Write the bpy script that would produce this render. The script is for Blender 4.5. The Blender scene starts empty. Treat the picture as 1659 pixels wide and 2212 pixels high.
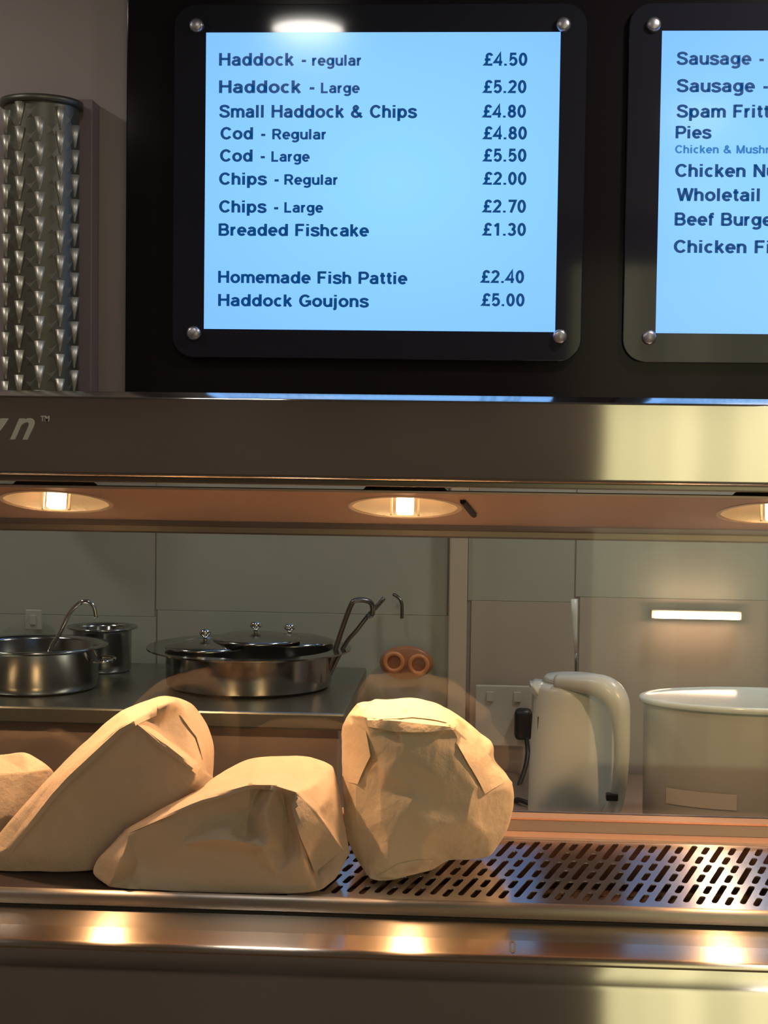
import bpy, bmesh, math, random
from mathutils import Vector, Matrix
from mathutils.geometry import delaunay_2d_cdt
random.seed(7)
S = bpy.context.scene
COL = S.collection
R = math.radians

# ------------------------------------------------------------------ camera
F, CX, CY, HOR, ROLL, YAW = 3300.0, 829.5, 1106.0, 950.0, 0.0135, R(3.3)
EYE = Vector((0.115, -2.0, 1.565))
PITCH = math.atan((CY - HOR) / F)
fwd = Vector((-math.sin(YAW) * math.cos(PITCH), math.cos(YAW) * math.cos(PITCH), -math.sin(PITCH)))
right0 = Vector((math.cos(YAW), math.sin(YAW), 0))
up0 = right0.cross(fwd)
cr, sr = math.cos(ROLL), math.sin(ROLL)
right = right0 * cr + up0 * sr            # image x axis in the world
up = up0 * cr - right0 * sr
cam = bpy.data.cameras.new('camera')
cam.sensor_fit = 'VERTICAL'; cam.sensor_height = 36.0; cam.lens = 36.0 * F / 2212.0
cam.clip_start = 0.02
co = bpy.data.objects.new('camera', cam); COL.objects.link(co)
M3 = Matrix((right, up, -fwd)).transposed()
co.matrix_world = Matrix.Translation(EYE) @ M3.to_4x4()
S.camera = co

def ray(px, py):
    return (fwd + right * ((px - CX) / F) - up * ((py - CY) / F))
def atY(px, py, Y):
    d = ray(px, py); t = (Y - EYE.y) / d.y
    return EYE + d * t
def atZ(px, py, Z):
    d = ray(px, py); t = (Z - EYE.z) / d.z
    return EYE + d * t

# ------------------------------------------------------------------ world, lights, exposure
W = bpy.data.worlds.new('world'); S.world = W; W.use_nodes = True
W.node_tree.nodes['Background'].inputs[0].default_value = (0.5, 0.45, 0.4, 1)
W.node_tree.nodes['Background'].inputs[1].default_value = 0.05
S.view_settings.view_transform = 'Standard'; S.view_settings.look = 'None'
S.view_settings.exposure = 0.0; S.view_settings.gamma = 1.0
S.view_settings.use_curve_mapping = False
CEIL = 2.75
DOWNLIGHTS = [(-0.37, -0.13), (0.9, -1.3), (-1.3, -1.3), (-2.0, -2.5), (1.2, -3.2), (-1.5, 0.45), (0.85, 0.55)]
def area(name, loc, size, power, col, rot=(0, 0, 0)):
    l = bpy.data.lights.new(name, 'AREA'); l.shape = 'DISK'; l.size = size
    l.energy = power; l.color = col
    o = bpy.data.objects.new(name, l); o.location = loc; o.rotation_euler = rot; COL.objects.link(o)
    return o
DL_POWER = [3.0, 1.8, 1.8, 1.8, 3., 5.0, 9.0]  # last one is added to brighten the kettle and the tub lid
for (x, y), p in zip(DOWNLIGHTS, DL_POWER):
    area('downlight_glow', (x, y, CEIL - 0.03), 0.2, p, (1.0, 0.93, 0.86))
LAMP_W = 10.5
STREAK_E = 24.0  # glow of the added bar that imitates a lamp reflection

# ------------------------------------------------------------------ materials
def mat(name, col=(.5, .5, .5), rough=.5, metal=0., emit=None, estr=1., **kw):
    m = bpy.data.materials.new(name); m.use_nodes = True
    b = m.node_tree.nodes['Principled BSDF']
    b.inputs['Base Color'].default_value = (*col, 1)
    b.inputs['Roughness'].default_value = rough
    b.inputs['Metallic'].default_value = metal
    if emit:
        b.inputs['Emission Color'].default_value = (*emit, 1)
        b.inputs['Emission Strength'].default_value = estr
    for k, v in kw.items(): b.inputs[k.replace('_', ' ')].default_value = v
    return m
def N(m, t, **kw):
    n = m.node_tree.nodes.new(t)
    for k, v in kw.items(): setattr(n, k, v)
    return n
def L(m, a, b): m.node_tree.links.new(a, b)
def noise_bump(m, scale=(20, 20, 20), strength=.1, dist=.01, coords='Object', detail=4, vary=0., nscale=1.):
    b = m.node_tree.nodes['Principled BSDF']
    tc = N(m, 'ShaderNodeTexCoord'); mp = N(m, 'ShaderNodeMapping'); mp.inputs['Scale'].default_value = scale
    nz = N(m, 'ShaderNodeTexNoise'); nz.inputs['Scale'].default_value = nscale; nz.inputs['Detail'].default_value = detail
    L(m, tc.outputs[coords], mp.inputs['Vector']); L(m, mp.outputs[0], nz.inputs['Vector'])
    bp = N(m, 'ShaderNodeBump'); bp.inputs['Strength'].default_value = strength; bp.inputs['Distance'].default_value = dist
    L(m, nz.outputs['Fac'], bp.inputs['Height']); L(m, bp.outputs[0], b.inputs['Normal'])
    if vary:
        c = b.inputs['Base Color'].default_value[:3]
        rp = N(m, 'ShaderNodeValToRGB')
        rp.color_ramp.elements[0].position = .3; rp.color_ramp.elements[1].position = .7
        rp.color_ramp.elements[0].color = (*[v * (1 - vary) for v in c], 1)
        rp.color_ramp.elements[1].color = (*[min(1, v * (1 + vary)) for v in c], 1)
        L(m, nz.outputs['Fac'], rp.inputs[0]); L(m, rp.outputs[0], b.inputs['Base Color'])
    return m
def steel(name, col=(.62, .58, .53), rough=.35, aniso=.85, rot=.25, bump=.02):
    """brushed steel: the brushing runs along the u direction of the UV map"""
    m = mat(name, col, rough, 1.0)
    b = m.node_tree.nodes['Principled BSDF']
    b.inputs['Anisotropic'].default_value = aniso
    b.inputs['Anisotropic Rotation'].default_value = rot
    t = N(m, 'ShaderNodeTangent', direction_type='UV_MAP', uv_map='UVMap'); L(m, t.outputs[0], b.inputs['Tangent'])
    uv = N(m, 'ShaderNodeUVMap', uv_map='UVMap'); mp = N(m, 'ShaderNodeMapping'); mp.inputs['Scale'].default_value = (3, 700, 1)
    nz = N(m, 'ShaderNodeTexNoise'); nz.inputs['Scale'].default_value = 1; nz.inputs['Detail'].default_value = 3
    L(m, uv.outputs[0], mp.inputs[0]); L(m, mp.outputs[0], nz.inputs['Vector'])
    mr = N(m, 'ShaderNodeMapRange'); mr.inputs['To Min'].default_value = rough * .94; mr.inputs['To Max'].default_value = rough * 1.06
    L(m, nz.outputs['Fac'], mr.inputs[0]); L(m, mr.outputs[0], b.inputs['Roughness'])
    return m

STEEL = steel('brushed_steel_fascia', (.80, .73, .66), .125, 1.)
STEEL_L = steel('brushed_steel_ledge', (.90, .78, .64), .21, 1.)
STEEL_S = steel('polished_perforated_steel', (.90, .89, .93), .23, 1.)
STEEL_W = mat('lamp_panel_steel', (.62, .45, .37), .45, .75)
STEEL_D = steel('dark_rail_steel', (.42, .38, .33), .4, .8)  # darker brown steel for rails, posts and cabinet
CHROME = mat('chrome', (.75, .73, .7), .12, 1.)
POT = mat('pot_steel', (.42, .41, .40), .16, 1.)
DARKST = mat('dark_steel', (.22, .21, .2), .3, 1.)
DARK = mat('black_metal', (.02, .018, .016), .5, .3)
REFL = noise_bump(mat('lamp_reflector', (.85, .76, .62), .5, .8), (60, 60, 60), .3, .004)
PAN = noise_bump(mat('dark_pan', (.09, .06, .045), .45, .6), (40, 40, 40), .2, .003, vary=.5)
BACKB = mat('gloss_black_board', (.014, .011, .013), .12, 0., Specular_IOR_Level=.15)
ACRYL = mat('smoked_acrylic', (.018, .018, .026), .06, 0.)
ACRYL_EDGE = mat('acrylic_edge', (.10, .10, .12), .2, 0.)
WALLP = noise_bump(mat('grey_painted_wall', (.36, .30, .285), .6), (3, 3, 3), .05, .01, vary=.06)
WALLG = noise_bump(mat('grey_green_wall_panel', (.45, .455, .395), .32), (2, 2, 2), .04, .01, vary=.06)
WALLW = noise_bump(mat('warm_grey_wall_panel', (.49, .42, .36), .30), (2, 2, 2), .04, .01, vary=.06)
ROOMW = noise_bump(mat('shop_wall', (.44, .37, .31), .7), (2, 2, 2), .05, .01, vary=.1)
CEILM = mat('ceiling_paint', (.24, .22, .2), .8)
FLOORM = noise_bump(mat('floor_tile', (.10, .085, .07), .4), (8, 8, 8), .1, .01, vary=.2)
PLAST = mat('white_kettle_plastic', (.62, .64, .61), .28, 0.)
PLAST2 = mat('pale_tub_plastic', (.50, .47, .42), .4, 0.)
LID = mat('glossy_white_lid', (.86, .92, .86), .15, 0.)
BLACKP = mat('black_plastic', (.012, .011, .012), .4)
SOCK = mat('socket_plastic', (.55, .53, .47), .4)
ORANGE = mat('orange_plastic', (.62, .22, .08), .35, emit=(.9, .28, .08), estr=.0)
WORK = steel('worktop_steel', (.5, .42, .36), .4, .4)
UNITM = mat('warm_unit_steel', (.56, .44, .38), .38, .6)
TRIMM = mat('pale_corner_trim', (.62, .52, .40), .5)
LETTER = mat('raised_chrome_letter', (.85, .82, .76), .4, .2)
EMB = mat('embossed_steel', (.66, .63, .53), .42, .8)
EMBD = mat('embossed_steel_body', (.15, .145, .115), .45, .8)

def glassy(name, col, rough=.02, tr=.8):
    m = mat(name, col, rough); b = m.node_tree.nodes['Principled BSDF']
    b.inputs['Transmission Weight'].default_value = 1.0; b.inputs['IOR'].default_value = 1.5
    return m
GLASS = bpy.data.materials.new('clear_glass'); GLASS.use_nodes = True
_nt = GLASS.node_tree; _nt.nodes.remove(_nt.nodes['Principled BSDF'])
_tr = _nt.nodes.new('ShaderNodeBsdfTransparent'); _tr.inputs[0].default_value = (.95, .97, .95, 1)
_gl = _nt.nodes.new('ShaderNodeBsdfGlossy'); _gl.inputs[0].default_value = (1, 1, 1, 1); _gl.inputs['Roughness'].default_value = .03
_fr = _nt.nodes.new('ShaderNodeFresnel'); _fr.inputs[0].default_value = 1.36
_mx = _nt.nodes.new('ShaderNodeMixShader')
_nt.links.new(_fr.outputs[0], _mx.inputs[0]); _nt.links.new(_tr.outputs[0], _mx.inputs[1]); _nt.links.new(_gl.outputs[0], _mx.inputs[2])
_nt.links.new(_mx.outputs[0], _nt.nodes['Material Output'].inputs[0])

# paper
def paper(name, col, stain=False):
    m = mat(name, col, .62)
    b = m.node_tree.nodes['Principled BSDF']
    b.inputs['Subsurface Weight'].default_value = .0
    tc = N(m, 'ShaderNodeTexCoord')
    nz = N(m, 'ShaderNodeTexNoise'); nz.inputs['Scale'].default_value = 28; nz.inputs['Detail'].default_value = 6
    nz.inputs['Roughness'].default_value = .6
    L(m, tc.outputs['Object'], nz.inputs['Vector'])
    n3 = N(m, 'ShaderNodeTexNoise'); n3.inputs['Scale'].default_value = 6; n3.inputs['Detail'].default_value = 2
    mp = N(m, 'ShaderNodeMapping'); mp.inputs['Scale'].default_value = (1., 1., .55); mp.inputs['Rotation'].default_value = (0, .6, 0)
    mx = N(m, 'ShaderNodeMixRGB'); mx.inputs[0].default_value = .25
    L(m, tc.outputs['Object'], n3.inputs['Vector']); L(m, tc.outputs['Object'], mp.inputs[0]); L(m, mp.outputs[0], mx.inputs[1]); L(m, n3.outputs['Color'], mx.inputs[2])
    v = N(m, 'ShaderNodeTexVoronoi', feature='F1'); v.inputs['Scale'].default_value = 17
    L(m, mx.outputs[0], v.inputs['Vector'])
    ad = N(m, 'ShaderNodeMath', operation='MULTIPLY_ADD'); ad.inputs[1].default_value = .55
    L(m, v.outputs['Distance'], ad.inputs[0]); L(m, nz.outputs['Fac'], ad.inputs[2])
    bp = N(m, 'ShaderNodeBump'); bp.inputs['Strength'].default_value = .34; bp.inputs['Distance'].default_value = .010
    L(m, ad.outputs[0], bp.inputs['Height']); L(m, bp.outputs[0], b.inputs['Normal'])
    if stain:
        n2 = N(m, 'ShaderNodeTexNoise'); n2.inputs['Scale'].default_value = 11; n2.inputs['Detail'].default_value = 3
        L(m, tc.outputs['Object'], n2.inputs['Vector'])
        rp = N(m, 'ShaderNodeValToRGB'); e = rp.color_ramp.elements
        e[0].position = .60; e[0].color = (*col, 1); e[1].position = .74; e[1].color = (col[0] * .62, col[1] * .50, col[2] * .35, 1)
        L(m, n2.outputs['Fac'], rp.inputs[0]); L(m, rp.outputs[0], b.inputs['Base Color'])
    return m
PAPER = paper('chip_shop_paper', (.62, .49, .36))
PAPER2 = paper('greasy_chip_shop_paper', (.78, .63, .44), True)

# ------------------------------------------------------------------ helpers
def link(name, me, m=None, parent=None):
    o = bpy.data.objects.new(name, me); COL.objects.link(o)
    if m is not None and hasattr(me, 'materials'):
        me.materials.clear(); me.materials.append(m)
    if parent: o.parent = parent
    return o
def uvmap(bm):
    uv = bm.loops.layers.uv.get('UVMap') or bm.loops.layers.uv.new('UVMap')
    for f in bm.faces:
        n = f.normal
        for l in f.loops:
            c = l.vert.co
            if abs(n.x) > .9: l[uv].uv = (c.y, c.z)
            else: l[uv].uv = (c.x, c.z * (1 if n.y <= 0 else -1) + c.y)
def bobj(name, bm, m, parent=None, smooth=False, origin=None):
    if origin is not None:
        bmesh.ops.translate(bm, verts=bm.verts, vec=-Vector(origin))
    bm.normal_update(); uvmap(bm)
    me = bpy.data.meshes.new(name); bm.to_mesh(me); bm.free()
    if smooth:
        for p in me.polygons: p.use_smooth = True
    o = link(name, me, m, parent)
    if origin is not None: o.location = Vector(origin) - (parent.location if parent else Vector())
    elif parent is not None: o.location = -parent.location
    return o
def tag(o, label=None, cat=None, group=None, kind=None):
    if label: o['label'] = label
    if cat: o['category'] = cat
    if group: o['group'] = group
    if kind: o['kind'] = kind
    return o
def empty(name, loc, label=None, cat=None, group=None):
    o = bpy.data.objects.new(name, None); o.empty_display_size = .05; COL.objects.link(o); o.location = loc
    return tag(o, label, cat, group)
def box(bm, x0, x1, y0, y1, z0, z1, bevel=0.):
    r = bmesh.ops.create_cube(bm, size=1)
    vs = r['verts']
    for v in vs:
        v.co = Vector(((x0 + x1) / 2 + v.co.x * (x1 - x0), (y0 + y1) / 2 + v.co.y * (y1 - y0), (z0 + z1) / 2 + v.co.z * (z1 - z0)))
    if bevel:
        es = list({e for v in vs for e in v.link_edges})
        bmesh.ops.bevel(bm, geom=es, offset=bevel, segments=2, affect='EDGES', profile=.5)
    return bm
def nb(): return bmesh.new()
def boxo(name, d, m, parent=None, bevel=0.):
    return bobj(name, box(nb(), *d, bevel), m, parent)
def profile(bm, pts, x0, x1, closed=False, thick=None):
    """extrude a (y,z) polyline along x; thick solidifies it"""
    a = [bm.verts.new((x0, y, z)) for y, z in pts]; b = [bm.verts.new((x1, y, z)) for y, z in pts]
    n = len(pts)
    for i in range(n if closed else n - 1):
        j = (i + 1) % n
        bm.faces.new((a[i], b[i], b[j], a[j]))
    if closed:
        bm.faces.new(a[::-1]) if True else None
        bm.faces.new(b)
    bmesh.ops.recalc_face_normals(bm, faces=bm.faces)
    return bm
def lathe(bm, prof, c, seg=40, sx=1., sy=1., cap=True):
    rings = []
    for r, z in prof:
        rings.append([bm.verts.new((c[0] + r * sx * math.cos(2 * math.pi * k / seg), c[1] + r * sy * math.sin(2 * math.pi * k / seg), c[2] + z)) for k in range(seg)])
    for i in range(len(rings) - 1):
        for k in range(seg):
            bm.faces.new((rings[i][k], rings[i][(k + 1) % seg], rings[i + 1][(k + 1) % seg], rings[i + 1][k]))
    if cap:
        for rg in (rings[0], rings[-1]):
            if prof[0][0] > 1e-5: bm.faces.new(rg)
    bmesh.ops.recalc_face_normals(bm, faces=bm.faces)
    return bm
def catmull(P, n=8):
    P = [Vector(p) for p in P]; out = []
    Q = [P[0] * 2 - P[1]] + P + [P[-1] * 2 - P[-2]]
    for i in range(1, len(Q) - 2):
        for k in range(n):
            t = k / n; a, b, c, d = Q[i - 1], Q[i], Q[i + 1], Q[i + 2]
            out.append(.5 * ((2 * b) + (c - a) * t + (2 * a - 5 * b + 4 * c - d) * t * t + (3 * b - a - 3 * c + d) * t ** 3))
    out.append(P[-1]); return out
def tube(bm, P, r, seg=10, flat=1., side=None):
    """sweep an ellipse (r across, r*flat along `side`) down the path; r may be a list"""
    P = [Vector(p) for p in P]; rings = []
    ref = Vector(side) if side else Vector((0, 1, 0))
    for i, p in enumerate(P):
        t = (P[min(i + 1, len(P) - 1)] - P[max(i - 1, 0)]).normalized()
        s = ref - t * ref.dot(t)
        if s.length < 1e-4: s = Vector((1, 0, 0)) - t * t.x
        s.normalize(); u = t.cross(s)
        rr = r[i] if isinstance(r, (list, tuple)) else r
        rings.append([bm.verts.new(p + u * rr * math.cos(a) + s * rr * flat * math.sin(a)) for a in [2 * math.pi * k / seg for k in range(seg)]])
    for i in range(len(rings) - 1):
        for k in range(seg):
            bm.faces.new((rings[i][k], rings[i][(k + 1) % seg], rings[i + 1][(k + 1) % seg], rings[i + 1][k]))
    bm.faces.new(rings[0]); bm.faces.new(rings[-1])
    bmesh.ops.recalc_face_normals(bm, faces=bm.faces)
    return bm
def autosmooth(o, ang=35):
    for p in o.data.polygons: p.use_smooth = True
    bm = bmesh.new(); bm.from_mesh(o.data)
    for e in bm.edges:
        if len(e.link_faces) == 2 and e.calc_face_angle(0) > R(ang): e.smooth = False
    bm.to_mesh(o.data); bm.free(); return o

# ------------------------------------------------------------------ setting
WY = 1.15                                   # back wall face
XL, XR, YB = -2.6, 2.6, -4.0
tag(boxo('wall_back', (XL, XR, WY + .01, WY + .11, 0, CEIL), WALLP), kind='structure')
wb = bpy.data.objects['wall_back']
tag(boxo('wall_left', (XL - .1, XL, YB, WY + .11, 0, CEIL), ROOMW), kind='structure')
tag(boxo('wall_right', (XR, XR + .1, YB, WY + .11, 0, CEIL), ROOMW), kind='structure')
tag(boxo('floor', (XL - .1, XR + .1, YB - .1, WY + .11, -.1, 0), FLOORM), kind='structure')
tag(boxo('ceiling', (XL - .1, XR + .1, YB - .1, WY + .11, CEIL, CEIL + .1), CEILM), kind='structure')
# shop front wall behind the customer, with a tall lit window
wx0, wx1, wz0, wz1 = .60, 2.3, .15, 2.55
bm = nb()
for d in ((XL - .1, wx0, YB - .1, YB, 0, CEIL), (wx1, XR + .1, YB - .1, YB, 0, CEIL), (wx0, wx1, YB - .1, YB, 0, wz0), (wx0, wx1, YB - .1, YB, wz1, CEIL)):
    box(bm, *d)
tag(bobj('wall_front', bm, ROOMW), kind='structure')
bm = nb()
for d in ((wx0, wx0 + .03, YB - .06, YB + .01, wz0, wz1), (wx1 - .03, wx1, YB - .06, YB + .01, wz0, wz1), (wx0, wx1, YB - .06, YB + .01, wz0, wz0 + .04), (wx0, wx1, YB - .06, YB + .01, wz1 - .04, wz1)):
    box(bm, *d)
win = tag(bobj('window_1', bm, TRIMM), kind='structure')
xx = wx0 + .03; k = 0
while xx < wx1 - .04:
    w = .125
    s = [.95, 1.0, 1.25, .9, 1.2, 1.35, 1.0][k % 7]
    bmat = mat('lit_blind', (.5, .5, .35), .6, emit=(.66, .63, .35), estr=1.45 * s)
    boxo('blind_slat', (xx, xx + w - .004, YB - .05, YB - .045, wz0 + .04, wz1 - .04), bmat, win); xx += w; k += 1

# ceiling downlights; only the first is mirrored in a screen, others are added fill
DLM = mat('downlight_glass', (.9, .9, .85), .4, emit=(1., .98, .85), estr=3.0)
DLAB = ['ceiling downlight above the canopy, mirrored in the left menu screen', 'added fill downlight in front of the range, right of the camera', 'added fill downlight in front of the range, towards the left wall', 'added fill downlight in the far left corner of the customer area', 'added fill downlight beside the lit shop window', 'added fill downlight over the steel flue column', 'added ceiling downlight brightening the kettle and oval tub']
for i, (x, y) in enumerate(DOWNLIGHTS):
    t = empty('downlight', (x, y, CEIL), DLAB[i], 'ceiling light', 'downlights in the shop ceiling')
    bobj('rim', lathe(nb(), [(.105, 0), (.125, 0), (.125, -.012), (.105, -.012), (.105, 0)], (x, y, CEIL - .001), 32, cap=False), CHROME, t, True)
    bobj('lens', lathe(nb(), [(.104, 0), (.104, -.008)], (x, y, CEIL - .001), 32), DLM, t)

# lower back-wall panels (joints stay open)
def wallpanel(px0, px1, py0, py1, m, proud=-.0082):
    a = atY(px0, (py0 + py1) / 2, WY); b = atY(px1, (py0 + py1) / 2, WY)
    zt = atY((px0 + px1) / 2, py0, WY).z; zb = atY((px0 + px1) / 2, py1, WY).z if py1 < 1900 else .86
    boxo('panel', (a.x + .0003, b.x - .0003, WY - proud, WY + .0105, zb + .0003, zt - .0003), m, wb, .0006)
for a in ((-520, 333, 1000, 1325, WALLG), (336, 968, 1000, 1325, WALLG), (-520, 333, 1325, 2000, WALLG), (336, 968, 1325, 2000, WALLG),
          (1012, 1243, 1000, 1300, WALLG), (1246, 2250, 1000, 1300, WALLG),
          (1012, 1243, 1300, 2000, WALLW), (1246, 2250, 1300, 2000, WALLW)):
    wallpanel(*a)
a = atY(990, 1300, WY)
tag(boxo('trim_1', (atY(970, 1300, WY).x, atY(1009, 1300, WY).x, WY - .022, WY + .01, .86, atY(990, 1000, WY).z), TRIMM, None, .003), kind='structure')

# ------------------------------------------------------------------ menu board and displays
bx0 = atY(277, 400, WY).x
bzb = 1.60
t = tag(boxo('menu_backboard', (bx0, XR - .1, WY - .022, WY + .0105, bzb, 2.62), BACKB, None, .003), 'gloss black backing board mounted across the wall behind the menu screens', 'board')
SCR = bpy.data.materials.new('screen_glow'); SCR.use_nodes = True
_n = SCR.node_tree; pb = _n.nodes['Principled BSDF']; pb.inputs['Base Color'].default_value = (.01, .01, .02, 1); pb.inputs['Roughness'].default_value = .15
tc = N(SCR, 'ShaderNodeTexCoord'); gr = N(SCR, 'ShaderNodeTexGradient', gradient_type='SPHERICAL')
mp = N(SCR, 'ShaderNodeMapping'); mp.inputs['Location'].default_value = (-.6, 0, -.6); mp.inputs['Scale'].default_value = (1.1, 0, 1.2)
L(SCR, tc.outputs['Generated'], mp.inputs[0]); L(SCR, mp.outputs[0], gr.inputs[0])
rp = N(SCR, 'ShaderNodeValToRGB'); rp.color_ramp.elements[0].color = (.22, .54, 1.3, 1); rp.color_ramp.elements[1].color = (.30, .72, 1.4, 1)
L(SCR, gr.outputs['Fac'], rp.inputs[0]); L(SCR, rp.outputs[0], pb.inputs['Emission Color']); pb.inputs['Emission Strength'].default_value = 1.0
TXT = mat('screen_text', (.0, .01, .03), .3, emit=(.002, .055, .19), estr=1.)
TXT2 = mat('screen_text_faint', (.0, .01, .03), .3, emit=(.03, .20, .50), estr=1.)

def textmesh(s, bold=.012, shear=0., extrude=.0):
    c = bpy.data.curves.new('t', 'FONT'); c.body = s; c.size = 1; c.offset = bold; c.shear = shear; c.extrude = extrude
    c.resolution_u = 4
    o = bpy.data.objects.new('t', c); COL.objects.link(o)
    dg = bpy.context.evaluated_depsgraph_get(); dg.update()
    me = bpy.data.meshes.new_from_object(o.evaluated_get(dg))
    bpy.data.objects.remove(o); bpy.data.curves.remove(c)
    return me
def A_(cx, cy, rx, ry, a0, a1, n=None):
    n = n or max(4, int(abs(a1 - a0) / 18))
    return [(cx + rx * math.cos(R(a0 + (a1 - a0) * k / n)), cy + ry * math.sin(R(a0 + (a1 - a0) * k / n))) for k in range(n + 1)]
def spline2(P, n=4):
    return [(v.x, v.y) for v in catmull([(x, y, 0) for x, y in P], n)]
_S = [(.62, .72), (.56, .86), (.36, .925), (.17, .87), (.11, .74), (.17, .61), (.36, .53), (.55, .44), (.63, .28), (.55, .13), (.35, .075), (.14, .14), (.07, .30)]
G = {
 'H': (.78, [[(.10, 0), (.10, 1)], [(.66, 0), (.66, 1)], [(.10, .53), (.66, .53)]]),
 'a': (.62, [A_(.30, .50, .19, .165, 165, 0) + [(.49, 0)], [(.49, .43), (.30, .40)] + A_(.25, .235, .16, .16, 100, 270) + A_(.28, .26, .21, .185, 285, 350)]),
 'd': (.67, [A_(.31, .37, .215, .295, 0, 360), [(.55, 0), (.55, 1)]]),
 'o': (.66, [A_(.33, .37, .24, .295, 0, 360)]),
 'c': (.58, [A_(.31, .37, .22, .295, 48, 312)]),
 'k': (.57, [[(.10, 0), (.10, 1)], [(.47, .74), (.12, .30)], [(.24, .44), (.50, 0)]]),
 '-': (.42, [[(.06, .37), (.34, .37)]]),
 'r': (.40, [[(.10, 0), (.10, .74)], [(.10, .40), (.13, .56)] + A_(.33, .46, .19, .205, 150, 85)]),
 'e': (.62, [[(.08, .37), (.53, .37)] + A_(.31, .37, .225, .295, 8, 318)]),
 'g': (.66, [A_(.31, .385, .215, .28, 0, 360), [(.55, .74), (.55, -.03)] + A_(.32, -.03, .23, .175, -10, -150)]),
 'u': (.62, [[(.10, .74), (.10, .30)] + A_(.30, .29, .20, .215, 180, 350), [(.52, .74), (.52, 0)]]),
 'l': (.28, [[(.12, 0), (.12, 1)]]), 'L': (.62, [[(.10, 1), (.10, .075), (.57, .075)]]),
 'S': (.72, [spline2(_S)]), 's': (.57, [spline2([(x * .8, y * .74) for x, y in _S])]),
 'm': (.94, [[(.10, 0), (.10, .74)], A_(.285, .46, .185, .205, 180, 0) + [(.47, 0)], A_(.655, .46, .185, .205, 180, 0) + [(.84, 0)]]),
 '&': (.82, [spline2([(.74, .02), (.42, .38), (.24, .64), (.21, .80), (.33, .92), (.45, .80), (.38, .64), (.16, .46), (.09, .27), (.18, .12), (.34, .075), (.54, .17), (.66, .42)], 3)]),
 'C': (.76, [A_(.40, .5, .31, .425, 36, 324)]),
 'h': (.62, [[(.10, 0), (.10, 1)], A_(.30, .46, .20, .205, 180, 0) + [(.50, 0)]]),
 'n': (.62, [[(.10, 0), (.10, .74)], A_(.30, .46, .20, .205, 180, 0) + [(.50, 0)]]),
 'i': (.28, [[(.12, 0), (.12, .74)], [(.12, .86), (.12, 1)]]),
 'j': (.28, [[(.13, .74), (.13, -.06), (.10, -.16), (.0, -.19)], [(.13, .86), (.13, 1)]]),
 'p': (.67, [[(.10, -.26), (.10, .74)], A_(.34, .37, .215, .295, 0, 360)]),
 'R': (.75, [[(.10, 0), (.10, 1)], [(.10, .925), (.42, .925)] + A_(.42, .70, .2, .225, 80, -80) + [(.42, .475), (.10, .475)], [(.40, .475), (.65, 0)]]),
 'P': (.70, [[(.10, 0), (.10, 1)], [(.10, .925), (.42, .925)] + A_(.42, .68, .2, .245, 80, -80) + [(.42, .435), (.10, .435)]]),
 'B': (.74, [[(.10, 0), (.10, 1)], [(.10, .925), (.40, .925)] + A_(.40, .72, .19, .205, 80, -80) + [(.40, .515), (.10, .515)], [(.40, .515)] + A_(.42, .295, .21, .22, 80, -80) + [(.42, .075), (.10, .075)]]),
 'F': (.65, [[(.10, 0), (.10, 1)], [(.10, .925), (.60, .925)], [(.10, .50), (.53, .50)]]),
 't': (.38, [[(.17, .93), (.17, .22), (.21, .11), (.36, .08)], [(.02, .68), (.35, .68)]]),
 'f': (.36, [[(.15, 0), (.15, .78), (.20, .90), (.36, .93)], [(.02, .68), (.34, .68)]]),
 'G': (.80, [A_(.40, .5, .31, .425, 40, 325) + [(.70, .24), (.70, .45), (.42, .45)]]),
 'W': (1.0, [[(.05, 1), (.28, .0)], [(.28, .0), (.50, 1)], [(.50, 1), (.73, .0)], [(.73, .0), (.95, 1)]]),
 'N': (.76, [[(.10, 0), (.10, 1)], [(.10, .97), (.64, .03)], [(.64, 0), (.64, 1)]]),
 'M': (.88, [[(.10, 0), (.10, 1)], [(.10, .97), (.43, .0)], [(.43, .0), (.76, .97)], [(.76, 0), (.76, 1)]]),
 '£': (.66, [A_(.40, .72, .18, .205, 15, 175) + [(.25, .45), (.20, .20), (.08, .085), (.62, .085)], [(.07, .48), (.48, .48)]]),
 '.': (.30, [[(.13, 0), (.13, .16)]]),
 '0': (.64, [A_(.31, .5, .21, .425, 0, 360)]), '1': (.64, [[(.36, 0), (.36, 1)], [(.36, .93), (.12, .74)]]),
 '2': (.64, [A_(.31, .70, .21, .225, 165, -35) + [(.10, .085), (.56, .085)]]),
 '3': (.64, [A_(.29, .72, .19, .205, 160, -90), A_(.29, .295, .22, .22, 90, -160)]),
 '4': (.64, [[(.45, 0), (.45, .97), (.06, .28), (.60, .28)]]),
 '5': (.64, [[(.53, .925), (.17, .925), (.11, .47)] + A_(.30, .345, .225, .27, 125, -150)]),
 '7': (.64, [[(.06, .925), (.55, .925), (.24, 0)]]),
 '8': (.64, [A_(.31, .72, .17, .205, 0, 360), A_(.31, .295, .21, .22, 0, 360)]), ' ': (.34, []),
}
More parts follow.
